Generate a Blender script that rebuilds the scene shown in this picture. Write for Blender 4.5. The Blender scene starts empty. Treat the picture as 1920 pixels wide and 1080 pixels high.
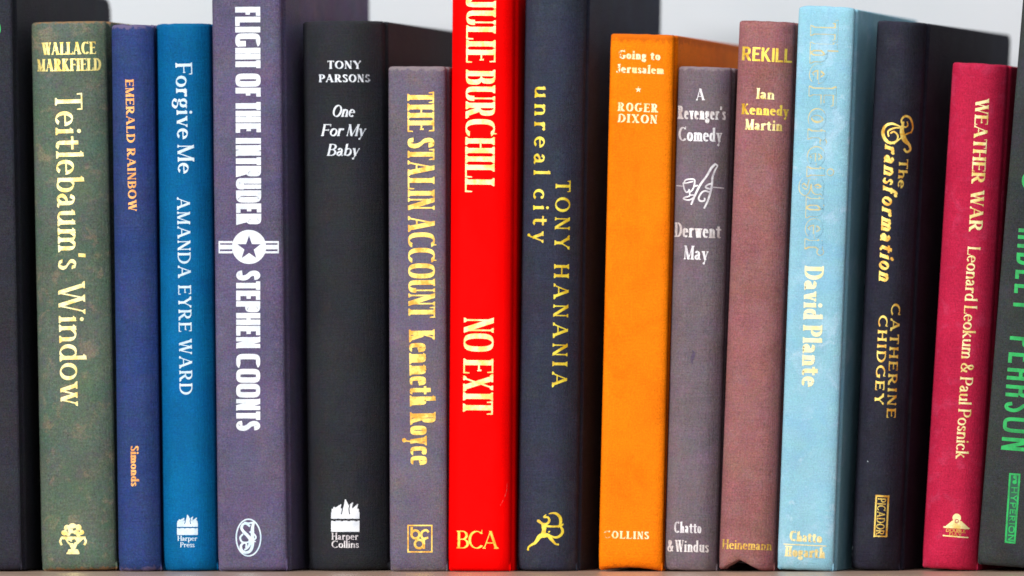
import bpy, math, random
from mathutils import Matrix, Vector, noise as mnoise

random.seed(11)
S = bpy.context.scene
COL = S.collection

# ------------------------------------------------------------------ camera
PX = 4400.0            # photograph pixels per metre at the front plane
DIST = 4.2
CAM_X = 4140 / PX
CAM_Z = (1072 - 660) / PX
cam_d = bpy.data.cameras.new('camera')
cam = bpy.data.objects.new('camera', cam_d)
COL.objects.link(cam)
cam.location = (CAM_X, -DIST, CAM_Z)
cam.rotation_euler = (math.radians(90), 0, 0)
cam_d.sensor_width = 36.0
cam_d.lens = 36.0 * DIST / (1920 / PX)
cam_d.shift_x = -4140 / 1920
cam_d.shift_y = 120 / 1920
cam_d.clip_start = 0.1
cam_d.clip_end = 50
cam_d.dof.use_dof = True
cam_d.dof.focus_distance = DIST - 0.026
cam_d.dof.aperture_fstop = 6.5
S.camera = cam

# ------------------------------------------------------------------ light
W = bpy.data.worlds.new('World')
S.world = W
W.use_nodes = True
bg = W.node_tree.nodes['Background']
bg.inputs['Color'].default_value = (0.86, 0.93, 1.0, 1)
bg.inputs['Strength'].default_value = 0.09


def area_lamp(name, loc, target, sx, sy, power, color):
    d = bpy.data.lights.new(name, 'AREA')
    d.shape = 'RECTANGLE'
    d.size = sx
    d.size_y = sy
    d.energy = power
    d.color = color
    o = bpy.data.objects.new(name, d)
    COL.objects.link(o)
    o.location = loc
    o.rotation_euler = (Vector(target) - Vector(loc)).to_track_quat('-Z', 'Y').to_euler()
    return o


area_lamp('window_light', (-0.90, -2.1, 0.95), (0, 0, 0.12), 0.7, 0.9, 69, (1.0, 0.985, 0.96))
area_lamp('room_light', (0.9, -2.3, 0.35), (0, 0, 0.12), 1.0, 1.0, 9, (0.93, 0.96, 1.0))
area_lamp('ceiling_light', (0.1, -0.35, 1.3), (0, 0.2, 0.1), 0.9, 0.5, 6, (0.95, 0.98, 1.0))

S.view_settings.view_transform = 'Standard'
S.view_settings.look = 'None'
S.view_settings.exposure = 0.0
S.view_settings.gamma = 1.0


# ------------------------------------------------------------------ helpers
def lin(c):
    r = []
    for v in c:
        v = v / 255.0
        r.append(v / 12.92 if v <= 0.04045 else ((v + 0.055) / 1.055) ** 2.4)
    return r


def px2w(px, py, y=0.0):
    """pixel of the photograph -> world x, z on the plane of depth y"""
    x0 = (px - 960) / PX
    z0 = (1072 - py) / PX
    k = (DIST + y) / DIST
    return CAM_X + (x0 - CAM_X) * k, CAM_Z + (z0 - CAM_Z) * k


def mesh_obj(name, verts, faces, mat, parent=None, smooth=False):
    me = bpy.data.meshes.new(name)
    me.from_pydata(verts, [], faces)
    me.validate()
    if smooth:
        me.polygons.foreach_set('use_smooth', [True] * len(me.polygons))
    me.materials.append(mat)
    o = bpy.data.objects.new(name, me)
    COL.objects.link(o)
    if parent:
        o.parent = parent
    return o


class NT:
    def __init__(self, name):
        self.m = bpy.data.materials.new(name)
        self.m.use_nodes = True
        self.t = self.m.node_tree
        self.b = self.t.nodes['Principled BSDF']
        self.out = self.t.nodes['Material Output']

    def n(self, kind, **kw):
        nd = self.t.nodes.new(kind)
        for k, v in kw.items():
            setattr(nd, k, v)
        return nd

    def l(self, a, b):
        self.t.links.new(a, b)

    def noise(self, vec, scale, detail=4, rough=0.6, dist=0.0):
        nd = self.n('ShaderNodeTexNoise')
        nd.inputs['Scale'].default_value = scale
        nd.inputs['Detail'].default_value = detail
        nd.inputs['Roughness'].default_value = rough
        nd.inputs['Distortion'].default_value = dist
        self.l(vec, nd.inputs['Vector'])
        return nd

    def ramp(self, fac, lo, hi):
        nd = self.n('ShaderNodeMapRange')
        nd.interpolation_type = 'SMOOTHSTEP'
        nd.inputs['From Min'].default_value = lo
        nd.inputs['From Max'].default_value = hi
        self.l(fac, nd.inputs['Value'])
        return nd.outputs['Result']

    def mix(self, fac, a, b, blend='MIX'):
        nd = self.n('ShaderNodeMix', data_type='RGBA', blend_type=blend)
        if isinstance(fac, (int, float)):
            nd.inputs[0].default_value = fac
        else:
            self.l(fac, nd.inputs[0])
        for i, v in ((6, a), (7, b)):
            if isinstance(v, (list, tuple)):
                nd.inputs[i].default_value = (*v[:3], 1)
            else:
                self.l(v, nd.inputs[i])
        return nd.outputs[2]

    def math(self, op, a, b=0.0):
        nd = self.n('ShaderNodeMath', operation=op)
        for i, v in ((0, a), (1, b)):
            if isinstance(v, (int, float)):
                nd.inputs[i].default_value = v
            else:
                self.l(v, nd.inputs[i])
        return nd.outputs[0]

    def coords(self, sx=1, sy=1, sz=1, off=0):
        tc = self.n('ShaderNodeTexCoord')
        mp = self.n('ShaderNodeMapping')
        mp.inputs['Scale'].default_value = (sx, sy, sz)
        mp.inputs['Location'].default_value = (off, off * 1.7, off * 0.6)
        self.l(tc.outputs['Object'], mp.inputs['Vector'])
        return mp.outputs[0]


GAIN = 1.0


def cloth(name, rgb, mottles=(), grain=0.16, rough=0.72, weave=0.35, streak=0.10, sheen=0.0,
          spec=0.08, edge=None, height=0.23, seed=0.0, tint=0.10, coat=0.0):
    """book cloth: woven threads, coloured grain, broad mottling, worn ends"""
    t = NT(name)
    base = [max(0.0015, v * GAIN) for v in lin(rgb)]
    co = t.coords(off=seed)
    col = base
    for (c, scale, lo, hi, amt) in mottles:
        nz = t.noise(co, scale, 5, 0.62, 0.6)
        f = t.math('MULTIPLY', t.ramp(nz.outputs['Fac'], lo, hi), amt)
        col = t.mix(f, col, [v * GAIN for v in lin(c)])
    # broad faint fading
    nb = t.noise(co, 22, 3, 0.5)
    v = t.math('MULTIPLY_ADD', nb.outputs['Fac'], 0.5)
    t.t.nodes[-1].inputs[2].default_value = 0.75
    val = v
    # thread streaks, both ways
    th = 1500 + 1900 * ((seed * .37) % 1)
    s1 = t.noise(t.coords(th, th, th * (.04 + .10 * ((seed * .53) % 1)), seed), 1.0, 3, 0.6)
    s2 = t.noise(t.coords(th * .06, th * .06, th, seed + 3), 1.0, 3, 0.6)
    st = t.math('ADD', s1.outputs['Fac'], s2.outputs['Fac'])
    st = t.math('SUBTRACT', st, 1.0)
    val = t.math('ADD', val, t.math('MULTIPLY', st, streak * 4))
    g = t.noise(co, 1500, 2, 0.7)
    val = t.math('ADD', val, t.math('MULTIPLY', t.math('SUBTRACT', g.outputs['Fac'], 0.5), grain * 9))
    val = t.math('MAXIMUM', val, 0.12)
    comb = t.n('ShaderNodeCombineColor')
    for i in range(3):
        t.l(val, comb.inputs[i])
    col = t.mix(1.0, col, comb.outputs[0], 'MULTIPLY')
    # coloured grain of the dyed threads
    def chroma(scale, gain, det):
        nz = t.noise(co, scale, det, 0.7)
        vm = t.n('ShaderNodeVectorMath', operation='MULTIPLY_ADD')
        t.l(nz.outputs['Color'], vm.inputs[0])
        vm.inputs[1].default_value = (gain, gain, gain)
        vm.inputs[2].default_value = (0.5 - gain / 2,) * 3
        return vm.outputs[0]
    col = t.mix(tint * 1.3, col, chroma(1150, 1.8, 2), 'OVERLAY')
    col = t.mix(tint * 0.8, col, chroma(60 + 40 * ((seed * .61) % 1), 2.2, 3), 'OVERLAY')
    if edge:
        ec, ew, ea = edge
        sep = t.n('ShaderNodeSeparateXYZ')
        tc = t.n('ShaderNodeTexCoord')
        t.l(tc.outputs['Object'], sep.inputs[0])
        z = sep.outputs[2]
        en = t.noise(co, 420, 5, 0.7)
        wob = t.math('MULTIPLY', t.math('SUBTRACT', en.outputs['Fac'], 0.5), ew * 5)
        zz = t.math('ADD', z, wob)
        m1 = t.ramp(zz, height - ew * 1.1, height - ew * 0.3)
        m2 = t.math('SUBTRACT', 1.0, t.ramp(zz, ew * 0.2, ew * 1.3))
        m = t.math('MAXIMUM', m1, m2)
        col = t.mix(t.math('MULTIPLY', m, ea), col, [v * GAIN for v in lin(ec)])
    t.l(col, t.b.inputs['Base Color'])
    t.b.inputs['Roughness'].default_value = rough
    t.b.inputs['Specular IOR Level'].default_value = spec
    t.b.inputs['Sheen Weight'].default_value = sheen
    t.b.inputs['Coat Weight'].default_value = coat
    t.b.inputs['Coat Roughness'].default_value = 0.25
    bh = t.math('ADD', g.outputs['Fac'], t.math('MULTIPLY', st, 1.2))
    bu = t.n('ShaderNodeBump')
    bu.inputs['Strength'].default_value = weave
    bu.inputs['Distance'].default_value = 0.0006
    t.l(bh, bu.inputs['Height'])
    t.l(bu.outputs[0], t.b.inputs['Normal'])
    return t.m


def foil(name, rgb, rgb2=None, metallic=0.45, rough=0.42, wear=0.30, seed=0.0, fade=None, fscale=700):
    """stamped foil or ink: slightly uneven, with worn-off flecks. fade=(x0, x1): worn away below x0"""
    t = NT(name)
    a = [v * GAIN for v in lin(rgb)]
    b = [v * GAIN for v in lin(rgb2 or [v * 0.75 for v in rgb])]
    co = t.coords(off=seed)
    nz = t.noise(co, 170, 5, 0.7)
    t.l(t.mix(t.ramp(nz.outputs['Fac'], 0.42, 0.62), a, b), t.b.inputs['Base Color'])
    t.b.inputs['Metallic'].default_value = metallic
    t.b.inputs['Roughness'].default_value = rough
    n2 = t.noise(co, fscale, 4, 0.75)
    f = n2.outputs['Fac']
    if fade:
        sep = t.n('ShaderNodeSeparateXYZ')
        tc = t.n('ShaderNodeTexCoord')
        t.l(tc.outputs['Object'], sep.inputs[0])
        for (x0, x1) in fade:
            m = t.n('ShaderNodeMapRange')
            m.inputs['From Min'].default_value = x0
            m.inputs['From Max'].default_value = x1
            m.inputs['To Min'].default_value = -0.22
            m.inputs['To Max'].default_value = 0.0
            t.l(sep.outputs[0], m.inputs['Value'])
            f = t.math('ADD', f, m.outputs['Result'])
    mask = t.ramp(f, wear - 0.05, wear + 0.07)
    tr = t.n('ShaderNodeBsdfTransparent')
    mx = t.n('ShaderNodeMixShader')
    t.l(mask, mx.inputs[0])
    t.l(tr.outputs[0], mx.inputs[1])
    t.l(t.b.outputs[0], mx.inputs[2])
    t.l(mx.outputs[0], t.out.inputs['Surface'])
    return t.m


# ------------------------------------------------------------------ lettering
# Letters are drawn as pen strokes on a skeleton (cap height 1) with an elliptical nib, plus serifs.
XH = 0.64


def gl(ch):
    """skeleton strokes of a character"""
    v = lambda x0, y0, x1, y1, t=1: ('v', x0, y0, x1, y1, t)
    h = lambda x0, y, x1, t=0: ('h', x0, y, x1, t)
    arc = lambda cx, cy, rx, ry, a0, a1: ('a', cx, cy, rx, ry, a0, a1)
    bowl = lambda x0, xm, xr, y0, y1: ('w', x0, xm, xr, y0, y1)
    p = lambda *q: ('p', q)
    B = lambda x, t=1, l=1, r=1: ('sb', x, 0.0, t, l, r)
    T = lambda x, t=1, l=1, r=1, y=1.0: ('st', x, y, t, l, r)
    F = lambda x, y: ('sf', x, y)
    K = lambda x, y, d: ('k', x, y, d)
    D = {
        'A': [v(0, 0, .35, 1, 0), v(.35, 1, .70, 0, 1), h(.12, .32, .58), B(0, 0), B(.70)],
        'B': [v(0, 0, 0, 1), bowl(0, .2, .44, .52, 1), bowl(0, .22, .50, 0, .52), B(0, 1, 1, 0), T(0, 1, 1, 0)],
        'C': [arc(.40, .5, .40, .5, 46, 318), K(.68, .86, 1)],
        'D': [v(0, 0, 0, 1), bowl(0, .18, .62, 0, 1), B(0, 1, 1, 0), T(0, 1, 1, 0)],
        'E': [v(0, 0, 0, 1), h(0, 1, .44), h(0, .52, .36), h(0, 0, .47), K(.44, 1, -1), K(.36, .60, -.7), K(.47, 0, 1), B(0, 1, 1, 0), T(0, 1, 1, 0)],
        'F': [v(0, 0, 0, 1), h(0, 1, .44), h(0, .50, .36), K(.44, 1, -1), K(.36, .58, -.7), B(0), T(0, 1, 1, 0)],
        'G': [arc(.40, .5, .40, .5, 46, 320), K(.68, .86, 1), v(.70, .10, .70, .42), T(.70, 1, 1, 1, .45)],
        'H': [v(0, 0, 0, 1), v(.56, 0, .56, 1), h(0, .52, .56), B(0), T(0), B(.56), T(.56)],
        'I': [v(0, 0, 0, 1), B(0), T(0)],
        'J': [v(.24, .2, .24, 1), p((.24, .24), (.20, .04), (.08, -.03), (-.06, .06)), T(.24), ('d', -.06, .10)],
        'K': [v(0, 0, 0, 1), v(.04, .40, .46, 1, 0), v(.16, .56, .54, 0, 1), B(0), T(0), T(.46, 0), B(.54)],
        'L': [v(0, 0, 0, 1), h(0, 0, .46), K(.46, 0, 1.2), B(0, 1, 1, 0), T(0)],
        'M': [v(0, 0, .02, 1, 0), v(.02, 1, .36, .0, 1), v(.36, 0, .70, 1, 0), v(.72, 0, .72, 1), B(0, 0), B(.72), T(.02, 0, 1, 0), T(.72, 1, 0, 1)],
        'N': [v(0, 0, 0, 1, 0), v(0, 1, .56, 0, 1), v(.56, 0, .56, 1, 0), B(0, 0), T(0, 0, 1, 0), T(.56, 0)],
        'O': [arc(.36, .5, .36, .5, 0, 360)],
        'P': [v(0, 0, 0, 1), bowl(0, .2, .46, .45, 1), B(0), T(0, 1, 1, 0)],
        'R': [v(0, 0, 0, 1), bowl(0, .2, .45, .48, 1), v(.22, .48, .52, 0, 1), B(0), T(0, 1, 1, 0), B(.54, 1, 0, 1)],
        'S': [p((.40, .80), (.34, .95), (.21, 1), (.07, .92), (.04, .76), (.12, .61), (.25, .52), (.38, .41), (.44, .25), (.38, .07), (.22, 0), (.08, .05), (.02, .20)),
              K(.40, .88, .5), K(.02, .12, -.5)],
        'T': [v(.28, 0, .28, 1), h(0, 1, .56), K(0, 1, -1), K(.56, 1, -1), B(.28)],
        'U': [v(0, .28, 0, 1), arc(.27, .28, .27, .28, 180, 360), v(.54, .28, .54, 1, 0), T(0), T(.54, 0)],
        'V': [v(0, 1, .32, 0, 1), v(.32, 0, .62, 1, 0), T(0), T(.62, 0)],
        'W': [v(0, 1, .26, 0, 1), v(.26, 0, .46, 1, 0), v(.44, 1, .70, 0, 1), v(.70, 0, .92, 1, 0), T(0), T(.46), T(.92, 0)],
        'X': [v(0, 1, .54, 0, 1), v(0, 0, .54, 1, 0), B(0, 0), B(.54), T(0), T(.54, 0)],
        'Y': [v(0, 1, .29, .42, 1), v(.29, .42, .56, 1, 0), v(.29, 0, .29, .48, 1), B(.29), T(0), T(.56, 0)],
        'a': [p((.05, .50), (.15, .64), (.30, .60), (.34, .44)), v(.34, .10, .34, .48), p((.34, .37), (.14, .32), (.03, .17), (.12, 0), (.24, .04), (.34, .15)), p((.34, .12), (.38, 0), (.46, .05))],
        'b': [v(0, .03, 0, 1), arc(.19, .32, .23, .32, -148, 148), F(0, 1)],
        'c': [arc(.23, .32, .23, .32, 52, 318), ('d', .36, .52)],
        'd': [v(.40, 0, .40, 1), arc(.21, .32, .21, .32, 28, 332), F(.40, 1), B(.40, 1, 0, 1)],
        'e': [arc(.22, .32, .22, .32, 4, 318), h(.02, .36, .42)],
        'f': [p((.36, .92), (.28, 1), (.17, .94), (.13, .76)), v(.13, 0, .13, .80), h(-.03, .63, .34, .3), B(.13), ('d', .36, .90)],
        'g': [arc(.19, .43, .17, .21, 0, 360), p((.33, .56), (.40, .63), (.46, .60)),
              p((.10, .25), (.03, .14), (.12, .07), (.32, .03), (.41, -.09), (.30, -.25), (.12, -.26), (.0, -.15), (.08, -.01))],
        'h': [v(0, 0, 0, 1), p((0, .44), (.10, .58), (.23, .64), (.35, .56), (.38, .40)), v(.38, 0, .38, .44), F(0, 1), B(0), B(.38)],
        'i': [v(0, 0, 0, .64), F(0, .64), B(0), ('d', 0, .86)],
        'k': [v(0, 0, 0, 1), v(.03, .24, .32, .64, 0), v(.12, .36, .40, 0, 1), F(0, 1), B(0), T(.32, 0, 1, 1, .64), B(.40)],
        'l': [v(0, 0, 0, 1), F(0, 1), B(0)],
        'm': [v(0, 0, 0, .64), p((0, .44), (.10, .58), (.21, .64), (.32, .56), (.34, .40)), v(.34, 0, .34, .44),
              p((.34, .44), (.44, .58), (.55, .64), (.66, .56), (.68, .40)), v(.68, 0, .68, .44), F(0, .64), B(0), B(.34), B(.68)],
        'n': [v(0, 0, 0, .64), p((0, .44), (.10, .58), (.23, .64), (.35, .56), (.38, .40)), v(.38, 0, .38, .44), F(0, .64), B(0), B(.38)],
        'o': [arc(.23, .32, .23, .32, 0, 360)],
        'p': [v(0, -.30, 0, .64), arc(.19, .32, .23, .32, -148, 148), F(0, .64), ('sb', 0, -.30, 1, 1, 1)],
        'r': [v(0, 0, 0, .64), p((0, .42), (.09, .57), (.18, .64), (.27, .60)), F(0, .64), B(0), ('d', .27, .57)],
        's': [p((.28, .50), (.23, .62), (.13, .64), (.04, .56), (.04, .44), (.15, .35), (.26, .27), (.30, .14), (.22, .01), (.11, 0), (.02, .13)), K(.28, .56, .3), K(.02, .08, -.3)],
        't': [v(.12, .12, .12, .82), ('hx', -.04, .60, .30, .35), p((.12, .18), (.15, .03), (.22, 0), (.30, .08))],
        'u': [v(0, .18, 0, .64), p((0, .24), (.02, .06), (.14, 0), (.26, .05), (.37, .18)), v(.38, 0, .38, .64), F(0, .64), F(.38, .64), B(.38, 1, 0, 1)],
        'v': [v(0, .64, .21, 0, 1), v(.21, 0, .40, .64, 0), T(0, 1, 1, 1, .64), T(.40, 0, 1, 1, .64)],
        'w': [v(0, .64, .18, 0, 1), v(.18, 0, .33, .64, 0), v(.31, .64, .49, 0, 1), v(.49, 0, .64, .64, 0), T(0, 1, 1, 1, .64), T(.32, 1, 0, 1, .64), T(.64, 0, 1, 1, .64)],
        'x': [v(0, .64, .36, 0, 1), v(0, 0, .36, .64, 0), B(0, 0), B(.36), T(0, 1, 1, 1, .64), T(.36, 0, 1, 1, .64)],
        'y': [v(0, .64, .21, 0, 1), v(.21 + .19, .64, .11, -.26, 0), T(0, 1, 1, 1, .64), T(.40, 0, 1, 1, .64), ('d', .08, -.24)],
        '&': [p((.62, .50), (.50, .16), (.28, 0), (.06, .08), (.03, .28), (.20, .50), (.38, .70), (.38, .90), (.24, 1), (.12, .86), (.18, .62), (.40, .28), (.64, 0))],
        '^': [v(0, 0, 0, .78), arc(.25, .74, .25, .26, 0, 180), v(.50, 0, .50, .78), h(0, .42, .50)],
        '~': [v(0, 0, 0, 1), bowl(0, .2, .50, .46, 1), v(.50, 0, .50, .40), h(.2, .45, .50)],
        "'": [v(0, .74, .03, 1, .8)],
    }
    return D[ch]


LOWER = set("abcdefghiklmnoprstuvwxy")


def nib_off(dx, dy, a, b, th):
    n = (-dy, dx)
    c, s = math.cos(th), math.sin(th)
    u, w = n[0] * c + n[1] * s, -n[0] * s + n[1] * c
    q = math.sqrt(a * a * u * u + b * b * w * w) + 1e-9
    ou, ow = a * a * u / q, b * b * w / q
    return ou * c - ow * s, ou * s + ow * c


def catmull(P, per=7):
    out = []
    n = len(P)
    for i in range(n - 1):
        p0 = P[max(i - 1, 0)]
        p1, p2 = P[i], P[i + 1]
        p3 = P[min(i + 2, n - 1)]
        for k in range(per):
            t = k / per
            out.append(tuple(0.5 * ((2 * p1[j]) + (-p0[j] + p2[j]) * t + (2 * p0[j] - 5 * p1[j] + 4 * p2[j] - p3[j]) * t * t
                                    + (-p0[j] + 3 * p1[j] - 3 * p2[j] + p3[j]) * t ** 3) for j in range(len(p1))))
    out.append(tuple(P[-1]))
    return out


def nib_strip(pts, a, b, th, closed=False):
    L, R = [], []
    n = len(pts)
    for i in range(n):
        if closed:
            q0, q1 = pts[(i - 1) % n], pts[(i + 1) % n]
        else:
            q0, q1 = pts[max(i - 1, 0)], pts[min(i + 1, n - 1)]
        dx, dy = q1[0] - q0[0], q1[1] - q0[1]
        m = math.hypot(dx, dy) + 1e-12
        ox, oy = nib_off(dx / m, dy / m, a, b, th)
        L.append((pts[i][0] + ox, pts[i][1] + oy))
        R.append((pts[i][0] - ox, pts[i][1] - oy))
    quads = []
    for i in range(n if closed else n - 1):
        j = (i + 1) % n
        quads.append([L[i], R[i], R[j], L[j]])
    return quads


class Font:
    def __init__(self, thick=.13, thin=.04, serif=.06, ts=None, th=-12, sup=2.0, slant=0.0, track=.06, space=.28, wide=0.0, bracket=1.0):
        self.a, self.b = thick / 2, thin / 2
        self.sl, self.th, self.sup, self.slant = serif, math.radians(th), sup, slant
        self.ts = ts if ts else thin
        self.track, self.space, self.bracket = track, space, bracket

    def variant(self, **kw):
        f = Font()
        f.__dict__.update(self.__dict__)
        for k, v in kw.items():
            setattr(f, k, v)
        return f

    def glyph(self, ch, cx):
        """list of pieces, each a list of convex polygons, in cap-height units"""
        a, b, sl = self.a, self.b, self.sl
        low = ch in LOWER
        if low:
            ym = lambda y: (b + y / XH * (XH - 2 * b)) if 0 <= y <= XH else (y - b if y > XH else y + b)
        else:
            ym = lambda y: b + y * (1 - 2 * b)
        if ch in 'TYFELtf':
            cx = cx + 1.15 * a
        pieces = []
        for g in gl(ch):
            k = g[0]
            if k == 'v':
                _, x0, y0, x1, y1, t = g
                w = b + (a - b) * t
                x0, x1 = x0 * cx, x1 * cx
                if abs(x1 - x0) > 1e-6:
                    w *= math.sqrt(1 + ((x1 - x0) / (y1 - y0)) ** 2) ** 0.8
                pieces.append([[(x0 - w, y0), (x0 + w, y0), (x1 + w, y1), (x1 - w, y1)]])
            elif k == 'h':
                _, x0, y, x1, t = g
                w = b + (a - b) * t
                yy = ym(y)
                pieces.append([[(x0 * cx, yy - w), (x1 * cx, yy - w), (x1 * cx, yy + w), (x0 * cx, yy + w)]])
            elif k == 'hx':
                _, x0, y, x1, t = g
                w = b + (a - b) * t
                pieces.append([[(x0 * cx - .07, y - w), (x1 * cx + .07, y - w), (x1 * cx + .07, y + w), (x0 * cx - .07, y + w)]])
            elif k in 'aw':
                pts = []
                sup = self.sup
                if k == 'a':
                    _, cx_, cy, rx, ry, a0, a1 = g
                    full = (a1 - a0) >= 360
                    N = max(10, int((a1 - a0) / 10))
                    for i in range(N if full else N + 1):
                        an = math.radians(a0 + (a1 - a0) * i / N)
                        c, s = math.cos(an), math.sin(an)
                        c = math.copysign(abs(c) ** (2 / sup), c)
                        s = math.copysign(abs(s) ** (2 / sup), s)
                        pts.append(((cx_ + rx * c) * cx, ym(cy + ry * s)))
                    pieces.append(nib_strip(pts, a, b, self.th, full))
                else:
                    _, x0, xm, xr, y0, y1 = g
                    cy, ry = (y0 + y1) / 2, (y1 - y0) / 2
                    pts.append((x0 * cx, ym(y1)))
                    for i in range(17):
                        an = math.radians(90 - 180 * i / 16)
                        c, s = math.cos(an), math.sin(an)
                        c = abs(c) ** (2 / sup)
                        s = math.copysign(abs(s) ** (2 / sup), s)
                        pts.append(((xm + (xr - xm) * c) * cx, ym(cy + ry * s)))
                    pts.append((x0 * cx, ym(y0)))
                    pieces.append(nib_strip(pts, a, b, self.th * 0.3))
            elif k == 'p':
                pts = catmull([(x * cx, ym(y)) for x, y in g[1]], 6)
                pieces.append(nib_strip(pts, a * .96, b, self.th))
            elif k == 'd':
                r = max(a * 1.05, b * 1.3)
                x, y = g[1] * cx, g[2]
                pieces.append([[(x + r * math.cos(q * math.pi / 4), y + r * math.sin(q * math.pi / 4)) for q in range(8)]])
            elif sl > 0:
                ts = self.ts
                br = ts * self.bracket
                if k in ('sb', 'st'):
                    _, x, y, t, l, r = g
                    w = b + (a - b) * t
                    sg = 1 if k == 'sb' else -1
                    x *= cx
                    xl, xr = x - w - sl * l, x + w + sl * r
                    pieces.append([[(xl, y), (xr, y), (xr, y + sg * ts * .75), (x + w, y + sg * (ts + br)),
                                    (x - w, y + sg * (ts + br)), (xl, y + sg * ts * .75)]])
                elif k == 'sf':
                    _, x, y = g
                    x *= cx
                    pieces.append([[(x - a - sl, y - ts * 1.6 - sl * .3), (x - a * .2, y - ts * 2.2 - sl * .5), (x + a, y - ts), (x + a, y + ts * .4), (x - a, y - ts * .6)]])
                elif k == 'k':
                    _, x, y, d = g
                    x *= cx
                    yy = min(max(y, 0), 1)
                    ln = 0.20 * d
                    w = b * 1.15
                    pieces.append([[(x - w, yy), (x + w, yy), (x + w, yy + ln), (x - w * .1, yy + ln)]])
        # slant
        if self.slant:
            pieces = [[[(x + self.slant * y, y) for x, y in q] for q in pc] for pc in pieces]
        return pieces

    def layout(self, text, cx):
        x = 0.0
        out = []
        for ch in text:
            if ch == ' ':
                x += self.space
                continue
            pcs = self.glyph(ch, cx)
            xs = [px - self.slant * py for pc in pcs for q in pc for px, py in q]
            lo, hi = min(xs), max(xs)
            for pc in pcs:
                out.append([[(px - lo + x, py) for px, py in q] for q in pc])
            x += hi - lo + self.track
        return out, x - self.track

    def fit(self, text, length):
        """condense or widen the letters (not their stroke weights) to the wanted length"""
        _, l1 = self.layout(text, 1.0)
        _, l2 = self.layout(text, 0.5)
        k = (l1 - l2) / 0.5
        cx = 1.0 + (length - l1) / k
        return self.layout(text, cx)[0]


# ------------------------------------------------------------------ books
class Book:
    pass


def spine_y(bk, x, z):
    """depth of the spine surface (local y, 0 = foremost)"""
    u = min(1.0, abs(2 * x / bk.w))
    y = bk.sag * (u ** bk.pw)
    y += 0.00022 * mnoise.noise(Vector((x * 60 + bk.seed, z * 26, bk.seed * 3)))
    y += 0.00007 * mnoise.noise(Vector((x * 260 + bk.seed, z * 140, 5)))
    # tail and head of the spine tuck in a little
    y += 0.0030 * math.exp(-z / 0.0026) + 0.0007 * math.exp(-(bk.h - z) / 0.0016)
    if bk.dent:
        y += 0.0006 * math.exp(-((z - bk.dent) / 0.0012) ** 2)
    if bk.headdent:
        y += 0.0005 * math.exp(-((z - (bk.h - bk.headdent)) / 0.0010) ** 2)
    return y


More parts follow.
